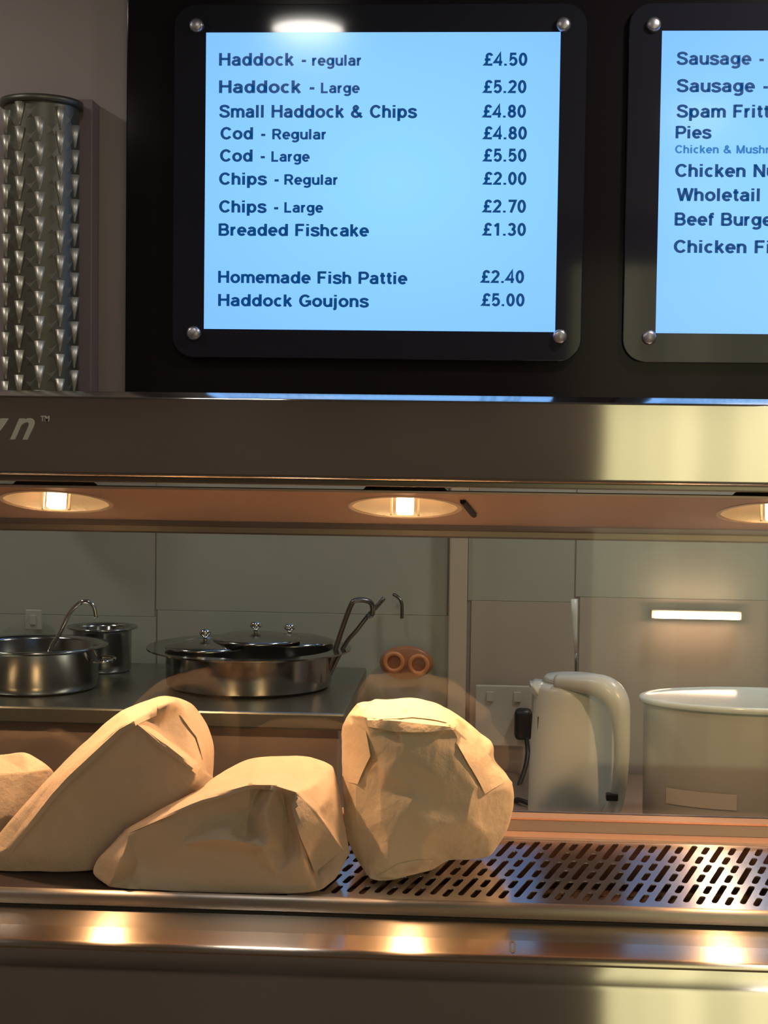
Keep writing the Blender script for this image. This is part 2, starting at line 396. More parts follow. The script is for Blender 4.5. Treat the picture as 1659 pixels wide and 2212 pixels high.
def stroke(bm, P, w, ox):
    """flat ribbon of width w along P with mitred joins"""
    closed = math.hypot(P[0][0] - P[-1][0], P[0][1] - P[-1][1]) < 1e-4 and len(P) > 3
    if closed: P = P[:-1]
    n = len(P); Lf, Rt = [], []
    for i in range(n):
        p = Vector(P[i]); a = Vector(P[i - 1]) if (i or closed) else None; b = Vector(P[(i + 1) % n]) if (i < n - 1 or closed) else None
        d1 = (p - a).normalized() if a is not None else (b - p).normalized()
        d2 = (b - p).normalized() if b is not None else d1
        n1 = Vector((-d1.y, d1.x)); n2 = Vector((-d2.y, d2.x)); m = n1 + n2
        m = m.normalized() if m.length > 1e-3 else n1
        k = min(1.9, 1 / max(.2, m.dot(n1)))
        Lf.append(bm.verts.new((ox + p.x + m.x * w * k / 2, 0, p.y + m.y * w * k / 2))); Rt.append(bm.verts.new((ox + p.x - m.x * w * k / 2, 0, p.y - m.y * w * k / 2)))
    for i in range(n if closed else n - 1):
        j = (i + 1) % n
        bm.faces.new((Lf[i], Rt[i], Rt[j], Lf[j]))
def fit_text(name, s, px0, px1, base, caph, Y, m, parent, w=.195):
    """lettering that spans px0..px1 on the baseline row `base` with capital height caph (photo px) on the plane Y"""
    bm = nb(); x = 0
    for ch in s:
        g = G[ch]
        for P in g[1]: stroke(bm, P, w, x)
        x += g[0] + .06
    xs = [v.co.x for v in bm.verts]; x0, x1 = min(xs), max(xs)
    A = atY(px0, base, Y); B = atY(px1, base, Y)
    sz = caph / F * (Y - EYE.y); sx = (B.x - A.x) / (x1 - x0)
    for v in bm.verts: v.co = Vector(((v.co.x - x0) * sx, 0, v.co.z * sz))
    bmesh.ops.recalc_face_normals(bm, faces=bm.faces)
    me = bpy.data.meshes.new(name); bm.to_mesh(me); bm.free()
    o = link(name, me, m, parent); o.location = A - parent.location
    return o

def menu_screen(px0, px1, sh0, sh1, label, lines, caps, ztop_px=70, zb_px=714):
    ys = WY - .036                              # sheet face
    xa, xb = atY(px0, 400, ys).x, atY(px1, 400, ys).x
    xm = (px0 + min(px1, 1700)) / 2
    zt, zb = atY(830, ztop_px, ys).z, atY(830, zb_px, ys).z
    sa, sb = atY(sh0, 400, ys).x, atY(sh1, 400, ys).x
    szt, szb = atY(830, 8, ys).z, atY(830, 776, ys).z
    t = empty('menu_screen', ((sa + sb) / 2, WY - .022, szb), label, 'menu screen')
    # rounded rectangle sheet
    bm = nb(); r = .045; pts = []
    for cx, cz, a0 in ((sb - r, szt - r, 0), (sa + r, szt - r, 90), (sa + r, szb + r, 180), (sb - r, szb + r, 270)):
        for k in range(9):
            a = R(a0 + k * 90 / 8); pts.append((cx + r * math.cos(a), cz + r * math.sin(a)))
    f = [bm.verts.new((x, ys, z)) for x, z in pts]; g = [bm.verts.new((x, ys + .006, z)) for x, z in pts]
    bm.faces.new(f); bm.faces.new(g[::-1])
    for i in range(len(pts)): bm.faces.new((f[i], g[i], g[(i + 1) % len(pts)], f[(i + 1) % len(pts)]))
    bmesh.ops.recalc_face_normals(bm, faces=bm.faces)
    es = [e for e in bm.edges if all(abs(v.co.y - ys) < 1e-5 for v in e.verts)]
    bmesh.ops.bevel(bm, geom=es, offset=.0015, segments=1, affect='EDGES')
    bobj('acrylic_sheet', bm, ACRYL, t)
    d = bobj('display', box(nb(), xa, xb, ys - .0012, ys + .002, zb, zt), SCR, t)
    for cx, cy in caps:
        p = atY(cx, cy, ys)
        bm = lathe(nb(), [(.0001, .012), (.009, .0118), (.0135, .009), (.0145, .004), (.0145, 0), (.006, 0), (.006, -.014)], (0, 0, 0), 24, cap=False)
        bmesh.ops.rotate(bm, verts=bm.verts, cent=(0, 0, 0), matrix=Matrix.Rotation(R(90), 3, 'X'))
        bmesh.ops.translate(bm, verts=bm.verts, vec=p)
        bobj('standoff_cap', bm, mat('cap_metal', (.55, .52, .55), .35, .9), t, True)
    for ln in lines:
        fit_text('menu_line', *ln[:5], ys - .0014, TXT2 if len(ln) > 5 else TXT, t)
    return t
L1 = []
def row(y, segs, price=None, p0=1042, p1=1139):
    for s, a, b, c in segs: L1.append((s, a, b, y, c))
    if price: L1.append((price, p0, p1, y, 27))
row(142, [('Haddock -', 473, 661, 27), ('regular', 674, 780, 23)], '£4.50')
row(201, [('Haddock -', 473, 679, 27), ('Large', 693, 777, 22)], '£5.20', 1041, 1137)
row(254, [('Small Haddock & Chips', 473, 901, 27)], '£4.80', 1040, 1136)
row(301, [('Cod -', 476, 573, 26), ('Regular', 588, 704, 22)], '£4.80', 1041, 1138)
row(349, [('Cod -', 475, 572, 26), ('Large', 586, 669, 22)], '£5.50', 1041, 1137)
row(399, [('Chips -', 473, 602, 26), ('Regular', 614, 729, 22)], '£2.00', 1041, 1137)
row(459, [('Chips -', 473, 601, 26), ('Large', 614, 698, 22)], '£2.70', 1040, 1136)
row(509, [('Breaded Fishcake', 472, 797, 26)], '£1.30', 1040, 1136)
row(611, [('Homemade Fish Pattie', 471, 880, 26)], '£2.40', 1036, 1132)
row(661, [('Haddock Goujons', 471, 797, 26)], '£5.00', 1037, 1133)
menu_screen(443, 1205, 374, 1262, 'blue-white menu screen listing haddock, cod and chips prices, wholly in view', L1, [(425, 56), (1217, 54), (419, 720), (1209, 727)])
L2 = [('Sausage - Regular', 1461, 1812, 140, 27), ('Sausage - Large', 1461, 1790, 199, 27), ('Spam Fritter', 1461, 1700, 254, 27), ('Pies', 1459, 1537, 299, 26),
      ('Chicken & Mushroom', 1458, 1715, 331, 17, 1), ('Chicken Nuggets', 1458, 1790, 382, 27), ('Wholetail Scampi', 1461, 1800, 434, 27),
      ('Beef Burger', 1457, 1682, 487, 27), ('Chicken Fillet', 1455, 1730, 546, 27)]
menu_screen(1423, 2185, 1352, 2245, 'blue-white menu screen listing sausage and chicken, cut off at right edge', L2, [(1412, 54), (2204, 55), (1402, 729), (2196, 735)], 68, 714)

# ------------------------------------------------------------------ embossed flue on the wall
fy = WY - .085
c = atY(90, 500, fy); fr = .074
ft = atY(97, 222, fy - .05).z; fb = 1.56
flue = empty('flue_column', (c.x, WY, fb), 'round steel flue column embossed with rows of tapered scales, left of the black board', 'flue')
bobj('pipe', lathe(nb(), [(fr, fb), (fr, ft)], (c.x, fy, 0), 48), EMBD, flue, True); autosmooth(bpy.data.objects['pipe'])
bobj('collar', lathe(nb(), [(fr - .002, ft), (fr + .008, ft), (fr + .008, ft + .012), (fr - .01, ft + .014)], (c.x, fy, 0), 48), EMBD, flue, True)
boxo('mounting_strip', (c.x + fr * .86, c.x + fr + .020, WY - .05, WY + .009, fb, ft + .026), mat('mauve_strip', (.20, .15, .155), .5), flue, .002)
bm = nb(); hh = .044
# half cone, wide at the top, pointing down, with a flat lip
ringt = [bm.verts.new((.0105 * math.cos(a), -.0115 * math.sin(a), 0)) for a in [math.pi * k / 8 for k in range(9)]]
ringb = [bm.verts.new((.0022 * math.cos(a), -.003 * math.sin(a), -hh)) for a in [math.pi * k / 8 for k in range(9)]]
for k in range(8): bm.faces.new((ringt[k], ringb[k], ringb[k + 1], ringt[k + 1]))
bm.faces.new(ringt); bm.faces.new(ringb[::-1])
bmesh.ops.recalc_face_normals(bm, faces=bm.faces); uvmap(bm)
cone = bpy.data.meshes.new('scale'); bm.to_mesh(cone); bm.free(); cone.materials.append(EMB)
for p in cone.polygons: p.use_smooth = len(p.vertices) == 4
bm = nb()
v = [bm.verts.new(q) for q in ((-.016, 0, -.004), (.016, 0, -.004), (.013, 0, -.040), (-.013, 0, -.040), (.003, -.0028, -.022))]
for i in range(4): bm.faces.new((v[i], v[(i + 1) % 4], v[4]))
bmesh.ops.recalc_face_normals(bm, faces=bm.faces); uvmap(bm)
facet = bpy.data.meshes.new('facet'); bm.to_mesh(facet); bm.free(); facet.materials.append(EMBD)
for ci, (th, off) in enumerate(((-52, .012), (-19, 0), (13, .03), (45, .006), (76, .036))):
    z = ft - .003 - off
    while z - hh > fb:
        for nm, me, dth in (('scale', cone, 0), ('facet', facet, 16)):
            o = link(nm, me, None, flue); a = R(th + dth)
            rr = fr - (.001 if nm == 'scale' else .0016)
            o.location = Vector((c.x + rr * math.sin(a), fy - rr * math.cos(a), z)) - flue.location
            o.rotation_euler = (0, 0, a)
        z -= .0487

# ------------------------------------------------------------------ canopy with heat lamps
HX0, HX1 = -1.9, 1.9
rz0 = .9845
ztop, zbot = 1.622, 1.512
can = empty('heated_canopy', (0, 0, zbot), 'long brushed steel canopy with heat lamps underneath, above the parcels', 'canopy')
rr = .010
zf = ztop - .0055; rr = .003
pts = [(.20, zf + .0078), (.014, zf + .0078)] + [(-.022 + rr - rr * math.sin(R(a)), zf - rr + rr * math.cos(R(a))) for a in range(12, 91, 13)] + [(-.022, zbot + .006)]
pts += [(-.022 + .006 - .006 * math.cos(R(a)), zbot + .006 - .006 * math.sin(R(a))) for a in range(15, 91, 15)] + [(.0, zbot)]
b = bobj('fascia', profile(nb(), pts, HX0, HX1), STEEL, can); autosmooth(b, 40)
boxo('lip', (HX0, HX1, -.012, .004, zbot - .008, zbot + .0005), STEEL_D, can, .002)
boxo('soffit', (HX0, HX1, .0, .035, 1.4955, 1.4985), STEEL_W, can)
# lamp panel with round openings: a strip sloping back and down
PY0, PZ0, PY1, PZ1 = .03, 1.496, .305, 1.4295
def panelpt(x, s): return Vector((x, PY0 + (PY1 - PY0) * s, PZ0 + (PZ1 - PZ0) * s))
plen = math.hypot(PY1 - PY0, PZ1 - PZ0)
pang = math.atan2(PZ0 - PZ1, PY1 - PY0)
# lamp centres
LS = .36                                         # fraction back along the panel
LR = .074
lamp_c = []
for px in (-630, 122, 875, 1675, 2450):
    # intersect ray with panel at the lamp row
    y = PY0 + (PY1 - PY0) * LS
    p = atY(px, 1085, y); lamp_c.append(p.x)
def lamp_mesh_panel(x0, x1, holes):
    cu = bpy.data.curves.new('p', 'CURVE'); cu.dimensions = '2D'; cu.fill_mode = 'BOTH'; cu.extrude = .0012
    def spl(pp):
        s = cu.splines.new('POLY'); s.points.add(len(pp) - 1); s.use_cyclic_u = True
        for i, q in enumerate(pp): s.points[i].co = (q[0], q[1], 0, 1)
    spl([(x0, 0), (x1, 0), (x1, plen), (x0, plen)])
    for h in holes: spl(h)
    o = bpy.data.objects.new('p', cu); COL.objects.link(o)
    dg = bpy.context.evaluated_depsgraph_get(); dg.update()
    me = bpy.data.meshes.new_from_object(o.evaluated_get(dg))
    bpy.data.objects.remove(o); bpy.data.curves.remove(cu)
    return me
me = lamp_mesh_panel(HX0, HX1, [[(x + LR * math.cos(a), LS * plen + LR * math.sin(a)) for a in [2 * math.pi * k / 36 for k in range(36)]] for x in lamp_c])
Mp = Matrix.Translation((0, PY0, PZ0)) @ Matrix.Rotation(-pang, 4, 'X')
me.transform(Mp); bm = nb(); bm.from_mesh(me); bpy.data.meshes.remove(me)
bobj('lamp_panel', bm, STEEL_W, can)
bobj('rear_lip', profile(nb(), [(.303, 1.434), (.303, 1.421), (.307, 1.418), (.326, 1.418), (.326, 1.47)], HX0, HX1), STEEL_W, can)
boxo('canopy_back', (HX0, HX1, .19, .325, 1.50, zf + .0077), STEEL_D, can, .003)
for i, x in enumerate(lamp_c):
    y = PY0 + (PY1 - PY0) * LS; z = PZ0 + (PZ1 - PZ0) * LS
    Ml = Matrix.Translation((x, y, z)) @ Matrix.Rotation(-pang, 4, 'X')
    # reflector bowl, a part of the canopy; the bulb and holder are its sub-parts
    bm = lathe(nb(), [(LR + .006, -.0016), (LR, -.0022), (LR, .0), (LR * .93, .011), (LR * .75, .026), (LR * .45, .037), (.012, .041), (.0005, .041)], (0, 0, 0), 36, cap=False)
    bmesh.ops.transform(bm, matrix=Ml, verts=bm.verts)
    rf = bobj('heat_lamp', bm, REFL, can, True)
    for p in rf.data.polygons: p.use_smooth = True
    bm = nb(); box(bm, -.012, .012, -.010, .010, -.010, .026, .002)
    bmesh.ops.transform(bm, matrix=Ml, verts=bm.verts)
    BULB = bpy.data.materials.get('halogen_glow') or mat('halogen_glow', (1, .8, .5), .3, emit=(1., .66, .34), estr=11)
    bu = bobj('bulb', bm, BULB, None); bu.parent = rf; bu.location = (0, 0, 0)
    for sx in (-1, 1):
        bm = box(nb(), sx * .019 - .0015, sx * .019 + .0015, -.003, .003, -.012, .036)
        bmesh.ops.transform(bm, matrix=Ml, verts=bm.verts)
        ho = bobj('bulb_clip', bm, REFL, None); ho.parent = rf
    l = bpy.data.lights.new('lamp_light', 'SPOT'); l.energy = LAMP_W * (1 if 0 < i < 4 else .6); l.color = (1., .56, .28); l.shadow_soft_size = .012
    l.spot_size = R(150); l.spot_blend = .6
    lo = bpy.data.objects.new('lamp_light', l); COL.objects.link(lo); lo.parent = rf; lo.location = (x, y, z - .024); lo.rotation_euler = (R(-4), 0, 0)
    lo.visible_glossy = True
def onpanel(px, py):
    d = ray(px, py); k = (PZ1 - PZ0) / (PY1 - PY0); t = (PZ0 - EYE.z + k * (EYE.y - PY0)) / (d.z - k * d.y); return EYE + d * t
pa, pb = onpanel(1000, 1078), onpanel(1024, 1108)
bobj('clip', tube(nb(), [pa + Vector((0, 0, -.003)), pb + Vector((0, 0, -.003))], .0045, 6), DARK, can)
# support posts outside the frame carry the canopy
for x in (HX0 - .03, HX1 + .03):
    boxo('support_post', (x - .02, x + .02, .325, .345, .0, 1.60), STEEL_D, can, .004)
# maker's letters, cut off by the frame
def letter(s, px0, px1, base, caph, shear):
    m_ = textmesh(s, .012, shear, .05); xs = [v.co.x for v in m_.vertices]; yy = [v.co.y for v in m_.vertices]
    A = atY(px0, base, -.0225); B = atY(px1, base, -.0225)
    sx = (B.x - A.x) / (max(xs) - min(xs)); sz = caph / F * 1.978 / max(yy)
    for v in m_.vertices: v.co = Vector(((v.co.x - min(xs)) * sx, -v.co.z * .03 + .0005, v.co.y * sz))
    o = link('letter', m_, LETTER, can); o.location = A - can.location
letter('u', -62, 18, 950, 48, .5); letter('n', 22, 74, 948, 46, .45); letter('TM', 88, 106, 910, 12, 0)

# ------------------------------------------------------------------ range: front panel, ledge, rails
rng = empty('frying_range', (0, 0, 0), 'stainless steel frying range counter with rounded front ledge under the parcels', 'range')
SZ = .950
TRY = .205; TRZ = .9870                      # rear edge of the sloping tray
TSL = (TRZ - SZ) / (TRY - .0145)
def tz_(y): return SZ + (y - .0145) * TSL
# ledge: convex profile growing steeper to the nosing
led = [(.0, .930)]
y, z = .0, .930
for k in range(6):
    t_ = 1.0 + k * .5; y -= .011 * math.cos(R(t_)); z -= .011 * math.sin(R(t_)); led.append((y, z))
for k in range(4):
    t_ = 12.0 + k * .9; y -= .0082 * math.cos(R(t_)); z -= .0082 * math.sin(R(t_)); led.append((y, z))
for k in range(10):
    t_ = 19 + k * 7.5; y -= .0011 * math.cos(R(t_)); z -= .0011 * math.sin(R(t_)); led.append((y, z))
ly, lz = y, z
b = bobj('ledge', profile(nb(), led + [(ly + .004, lz - .004)], HX0, HX1), STEEL_L, rng); autosmooth(b, 7.8)
fp = [(ly + .004, lz - .003), (ly + .002, lz - .014), (ly - .003, lz - .024), (ly - .006, lz - .032), (ly - .006, .12), (ly + .05, .10), (ly + .05, 0)]
b = bobj('front_panel', profile(nb(), fp, HX0, HX1), STEEL, rng); autosmooth(b, 30)
boxo('groove', (HX0, HX1, -.002, .012, .915, .934), DARK, rng)
fr_ = [(.014, SZ - .004), (.012, SZ + .002), (.006, SZ + .0045), (.000, SZ + .003), (-.003, SZ - .001), (-.003, SZ - .014), (.002, SZ - .017), (.014, SZ - .018)]
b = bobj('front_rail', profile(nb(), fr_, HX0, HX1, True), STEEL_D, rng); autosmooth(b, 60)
boxo('pan', (HX0, HX1, .0, .265, .89, .915), PAN, rng)
boxo('cabinet_back', (HX0, HX1, .23, .265, .0, .90), STEEL_D, rng)
boxo('cabinet_side', (HX0, HX0 + .02, ly + .01, .265, 0, .90), STEEL_D, rng); boxo('cabinet_side', (HX1 - .02, HX1, ly + .01, .265, 0, .90), STEEL_D, rng)
rz = 1.0155
b = bobj('rear_rail', profile(nb(), [(.213, TRZ - .004), (.205, TRZ + .0005), (.205, TRZ + .004), (.226, TRZ + .0075), (.229, rz - .006), (.222, rz - .003), (.220, rz), (.265, rz), (.265, .90), (.246, .90)], HX0, HX1, True), STEEL_W, rng); autosmooth(b, 30)

# perforated tray: slots slanted, long ones alternating with pairs of short ones
cu = bpy.data.curves.new('p', 'CURVE'); cu.dimensions = '2D'; cu.fill_mode = 'BOTH'; cu.extrude = .0008
def spl(pp):
    s = cu.splines.new('POLY'); s.points.add(len(pp) - 1); s.use_cyclic_u = True
    for i, q in enumerate(pp): s.points[i].co = (q[0], q[1], 0, 1)
TX0, TX1, TY0, TY1 = -.125, 1.2, .0145, .209
spl([(TX0, TY0), (TX1, TY0), (TX1, TY1), (TX0, TY1)])
SL = R(24)
def slot(cx, cy, ln, w):
    pp = []
    for k in range(5): a = math.pi * k / 4; pp.append((w * math.cos(a), ln / 2 - w + w * 1.0 * math.sin(a)))
    for k in range(5): a = math.pi + math.pi * k / 4; pp.append((w * math.cos(a), -(ln / 2 - w) + w * math.sin(a)))
    ca, sa = math.cos(-SL), math.sin(-SL)
    q = [(cx + x * ca - y * sa, cy + x * sa + y * ca) for x, y in pp]
    if min(v[1] for v in q) > TY0 + .004 and max(v[1] for v in q) < TY1 - .005 and min(v[0] for v in q) > TX0 + .01 and max(v[0] for v in q) < TX1 - .01:
        spl(q); return True
nsl = 0
pitchx = .0188
k = 0; x = -.24
while x < 1.4:
    # one slanted chain across the tray; long slots are staggered on odd chains
    seq = ['L', 's', 's'] if k % 2 == 0 else ['s', 's', 'L']
    s = TY1 - .0075 - (0 if k % 2 == 0 else .004); i = 0
    while s > TY0:
        ln = {'L': .0525, 's': .0238}[seq[i % 3]]
        if s - ln < TY0 + .004: ln = s - TY0 - .0045
        if ln < .012: break
        cy = s - ln / 2; cx = x + (cy - TY0) * math.tan(SL)
        if slot(cx, cy, ln / math.cos(SL) * .985, .0042): nsl += 1
        s -= ln + .0054; i += 1
    x += pitchx; k += 1
o = bpy.data.objects.new('p', cu); COL.objects.link(o)
dg = bpy.context.evaluated_depsgraph_get(); dg.update()
me = bpy.data.meshes.new_from_object(o.evaluated_get(dg)); bpy.data.objects.remove(o); bpy.data.curves.remove(cu)
me.transform(Matrix(((1, 0, 0, 0), (0, 1, 0, 0), (0, TSL, 1, SZ - .0145 * TSL - .0008), (0, 0, 0, 1)))); bm = nb(); bm.from_mesh(me); bpy.data.meshes.remove(me)
tray = bobj('perforated_tray', bm, STEEL_S); tag(tray, 'perforated steel serving tray with slanted slots, lying under the wrapped parcels', 'tray')
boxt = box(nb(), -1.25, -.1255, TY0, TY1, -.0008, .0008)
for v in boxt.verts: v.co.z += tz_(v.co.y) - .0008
bobj('solid_shade_plate', boxt, mat('shade_dark_plate', (.035, .026, .028), .42, .3), tray)  # near-black colour stands in for the parcels' shade on the tray

# rear glass
gp = tag(boxo('glass_pane', (HX0 + .06, HX1 - .06, .252, .258, rz, 1.4405), GLASS), 'clear upright glass pane behind the wrapped parcels', 'glass')

# ------------------------------------------------------------------ wrapped parcels
def parcel(label, outline, inner, creases, backf, m, cv=.5, zmin=SZ + .0006, disp=.0012, hard=1.0):
    """folded paper parcel. outline and inner: (photo x, photo y, depth Y); creases: index pairs (sharp folds);
    backf(photo x) gives the depth of the rear side"""
    outline = [(a, b, .545 * c + .004) for a, b, c in outline]; inner = [(a, b, .545 * c + .004) for a, b, c in inner]; bf0 = backf
    backf = lambda x: .545 * bf0(x) + .004
    zm = lambda w: tz_(w.y) + .0006
    P = outline + inner; n = len(outline)
    v2 = [Vector((p[0], -p[1])) for p in P]
    vs, es, fs, ov = delaunay_2d_cdt(v2, creases, [list(range(n))], 1, 1e-4)[:4]
    bm = nb(); V = []; W3 = [atY(*p) for p in P]; ym = sum(p[2] for p in P) / len(P)
    for i, v in enumerate(vs):
        w = W3[ov[i][0]].copy() if ov[i] else atY(v.x, -v.y, ym)
        w.z = max(w.z, zm(w)); V.append(bm.verts.new(w))
    for f in fs: bm.faces.new([V[i] for i in f])
    idx = {}
    for i, o_ in enumerate(ov):
        for q in o_: idx[q] = i
    ring0 = [V[idx[i]] for i in range(n)]
    bk = [backf(p[0]) for p in outline]
    c = sum((v.co for v in ring0), Vector()) / n; yc = sum(bk) / n
    prev = ring0
    for s_, t_ in ((.98, .4), (.90, .78), (.62, .98)):
        ring = []
        for v, yb in zip(ring0, bk):
            w = Vector((c.x + (v.co.x - c.x) * s_, v.co.y + (yb - v.co.y) * t_, c.z + (v.co.z - c.z) * s_))
            if v.co.z < zm(v.co) + .02: w.z = zm(w) + (0 if s_ > .8 else .01)
            w.z = max(w.z, zm(w)); ring.append(bm.verts.new(w))
        for i in range(n): bm.faces.new((prev[i], prev[(i + 1) % n], ring[(i + 1) % n], ring[i]))
        prev = ring
    cb = bm.verts.new((c.x, yc, c.z))
    for i in range(n): bm.faces.new((prev[i], prev[(i + 1) % n], cb))
    bmesh.ops.recalc_face_normals(bm, faces=bm.faces)
    cl = bm.edges.layers.float.new('crease_edge')
    cset = {frozenset((idx[a], idx[b])) for a, b in creases}
    V_i = {v: i for i, v in enumerate(V)}
    for e in bm.edges:
        a, b = e.verts
        if a in V_i and b in V_i: e[cl] = hard if frozenset((V_i[a], V_i[b])) in cset else cv
        else: e[cl] = .3
        if a in V_i and b in V_i and len([f for f in e.link_faces if all(v in V_i for v in f.verts)]) == 1: e[cl] = .85
    org = Vector((c.x, (min(v.co.y for v in bm.verts) + max(bk)) / 2, zmin))
    o = bobj('wrapped_parcel', bm, m, None, True, org)
    sm = o.modifiers.new('sub', 'SUBSURF'); sm.levels = 4; sm.render_levels = 4
    tx = bpy.data.textures.new('wrinkle', 'CLOUDS'); tx.noise_scale = .04; tx.noise_depth = 2
    dm = o.modifiers.new('wr', 'DISPLACE'); dm.texture = tx; dm.strength = disp * 2; dm.mid_level = .5; dm.texture_coords = 'LOCAL'
    dg = bpy.context.evaluated_depsgraph_get(); dg.update()
    me = bpy.data.meshes.new_from_object(o.evaluated_get(dg)); o.modifiers.clear(); o.data = me
    for v in me.vertices: v.co.z = max(v.co.z, zm(v.co + org) - org.z)
    for p in me.polygons: p.use_smooth = True
    tag(o, label, 'parcel')
    return o
def ramp(*pts):
    def f(x):
        if x <= pts[0][0]: return pts[0][1]
        for (a, ya), (b, yb) in zip(pts, pts[1:]):
            if x <= b: return ya + (yb - ya) * (x - a) / (b - a)
        return pts[-1][1]
    return f
def chain(*ix): return list(zip(ix, ix[1:]))

# far left parcel, cut by the frame
fl = [(-230, 1700, .27), (-170, 1650, .28), (-80, 1628, .29), (0, 1634, .29), (52, 1624, .29), (112, 1662, .28), (128, 1720, .27), (110, 1800, .25), (60, 1850, .235), (-60, 1880, .205), (-200, 1870, .215), (-250, 1790, .25)]
fi = [(-120, 1700, .235), (0, 1672, .245), (60, 1668, .25), (20, 1760, .215), (-60, 1800, .205), (60, 1790, .222), (-60, 1735, .222)]
parcel('brightly lit paper parcel cut off at the left edge of the tray', fl, fi, chain(1, 12, 13, 14, 5) + chain(13, 15, 16) + chain(13, 3), lambda x: .345, PAPER)

# tall left parcel
tall = [(-30, 1850, .105), (-8, 1806, .13), (110, 1672, .165), (250, 1540, .20), (292, 1522, .215), (345, 1503, .235), (385, 1509, .24), (415, 1522, .25), (447, 1565, .25), (463, 1612, .245), (460, 1680, .235),
        (445, 1740, .20), (330, 1850, .14), (200, 1890, .115), (80, 1900, .105), (0, 1896, .103), (-30, 1880, .103)]
o0 = len(tall)
ti = [(14, 1838, .094), (128, 1694, .092), (256, 1572, .098), (288, 1557, .102), (432, 1664, .118), (392, 1730, .112), (300, 1800, .112), (120, 1850, .098), (230, 1690, .104), (310, 1660, .112), (340, 1575, .165), (405, 1600, .175),
      (395, 1530, .215), (438, 1600, .210), (160, 1790, .102), (0, 1822, .112), (112, 1688, .125), (330, 1730, .108), (446, 1668, .20), (272, 1545, .165), (312, 1538, .165), (200, 1760, .112), (360, 1640, .122), (290, 1590, .108)]
I = lambda k: o0 + k
parcel('tall paper parcel leaning up to the right, behind the wide low one', tall, ti,
       chain(I(0), I(1), I(2), I(3), I(4), I(5)) + chain(I(15), I(16), I(19), I(20), 6) + chain(I(12), I(13), I(18), 10) + chain(I(12), 5) + chain(I(3), I(19)) + chain(I(0), I(15)) + chain(I(3), I(23)),
       ramp((-30, .15), (100, .19), (160, .235), (260, .335)), PAPER, cv=.35)

# wide low middle parcel: near-vertical front, level top
mid = [(197, 1885, .062), (212, 1852, .066), (270, 1793, .070), (350, 1745, .080), (430, 1706, .100), (458, 1680, .135), (522, 1644, .175), (565, 1634, .19), (660, 1632, .20), (702, 1646, .19), (722, 1656, .185), (735, 1722, .155), (744, 1785, .115), (756, 1842, .072),
       (725, 1900, .045), (688, 1927, .032), (600, 1943, .024), (420, 1938, .024), (300, 1934, .028), (235, 1922, .038)]
q = len(mid); I = lambda k: q + k
mi = [(430, 1727, .026), (540, 1694, .018), (592, 1697, .010), (640, 1712, .014), (682, 1752, .026), (742, 1838, .062),
      (400, 1822, .030), (480, 1811, .008), (572, 1829, .004),
      (535, 1760, .055), (530, 1812, .050), (556, 1705, .058), (572, 1760, .004), (585, 1800, .006),
      (612, 1718, .058), (622, 1780, .064), (618, 1845, .055), (640, 1765, .000), (652, 1850, .008), (678, 1858, .060),
      (350, 1765, .036), (278, 1806, .046), (265, 1850, .014), (275, 1900, .052), (300, 1862, .056), (700, 1900, .034),
      (600, 1662, .135), (520, 1676, .11), (690, 1690, .125), (712, 1760, .085), (450, 1765, .040), (460, 1880, .030), (600, 1895, .030), (350, 1885, .040), (646, 1690, .105), (540, 1860, .034), (715, 1722, .105), (690, 1800, .030), (728, 1800, .085),
      (548, 1835, .026), (480, 1835, .036), (400, 1850, .040)]
parcel('wide low paper parcel with pleated front, resting at the front rail', mid, mi,
       chain(2, I(21), I(20), I(0), I(1), I(2), I(3), I(4), I(5), 13) + chain(I(1), I(9), I(10)) + chain(I(11), I(12), I(13)) + chain(I(2), I(11)) + chain(I(2), I(14), I(15), I(16)) + chain(I(3), I(17), I(18)) + chain(I(4), I(37), I(19))
       + chain(I(6), I(7), I(8)) + chain(I(21), I(24), I(23)) + chain(I(21), I(22), 19) + chain(I(36), I(38), I(5)) + chain(I(3), I(34), I(26)) + chain(I(8), I(16)),
       ramp((197, .085), (300, .092), (430, .105), (480, .16), (600, .24), (700, .24), (756, .17)), PAPER, cv=.35)

# upright round parcel under the middle lamp
rd = [(738, 1620, .20), (737, 1570, .205), (752, 1545, .205), (772, 1520, .21), (795, 1518, .22), (808, 1511, .23), (830, 1514, .23), (900, 1509, .24), (945, 1520, .24), (1000, 1552, .235), (1040, 1590, .22), (1068, 1608, .21), (1066, 1645, .20), (1108, 1690, .195), (1114, 1730, .185),
      (1096, 1800, .17), (1062, 1852, .150), (1035, 1857, .145), (970, 1858, .135), (935, 1882, .105), (825, 1907, .078), (800, 1898, .085), (770, 1860, .13), (745, 1800, .155), (740, 1730, .175)]
q = len(rd); I = lambda k: q + k
ri = [(785, 1548, .150), (850, 1556, .118), (972, 1566, .120), (905, 1538, .175), (800, 1590, .108), (815, 1650, .100), (768, 1692, .135), (770, 1800, .128), (840, 1672, .078), (905, 1706, .088), (822, 1712, .100), (822, 1775, .082), (880, 1745, .068), (930, 1600, .100), (960, 1680, .078), (1025, 1692, .098),
      (1056, 1712, .130), (1100, 1702, .165), (1008, 1770, .088), (1048, 1770, .130), (940, 1790, .072), (910, 1820, .082), (840, 1812, .072), (838, 1884, .070), (912, 1868, .082), (800, 1878, .088), (1000, 1835, .118), (1055, 1805, .135), (990, 1595, .122), (1050, 1645, .165), (780, 1532, .190), (1000, 1640, .092), (860, 1575, .092), (788, 1760, .118), (960, 1740, .090),
      (875, 1524, .195), (950, 1540, .190), (860, 1545, .162), (1012, 1600, .150), (870, 1620, .082), (790, 1660, .122), (1040, 1610, .185)]
ri += [(790, 1564, .126), (850, 1573, .116), (968, 1582, .118)]
ri[1] = (850, 1556, .100); ri[2] = (972, 1566, .102); ri[0] = (785, 1548, .128)
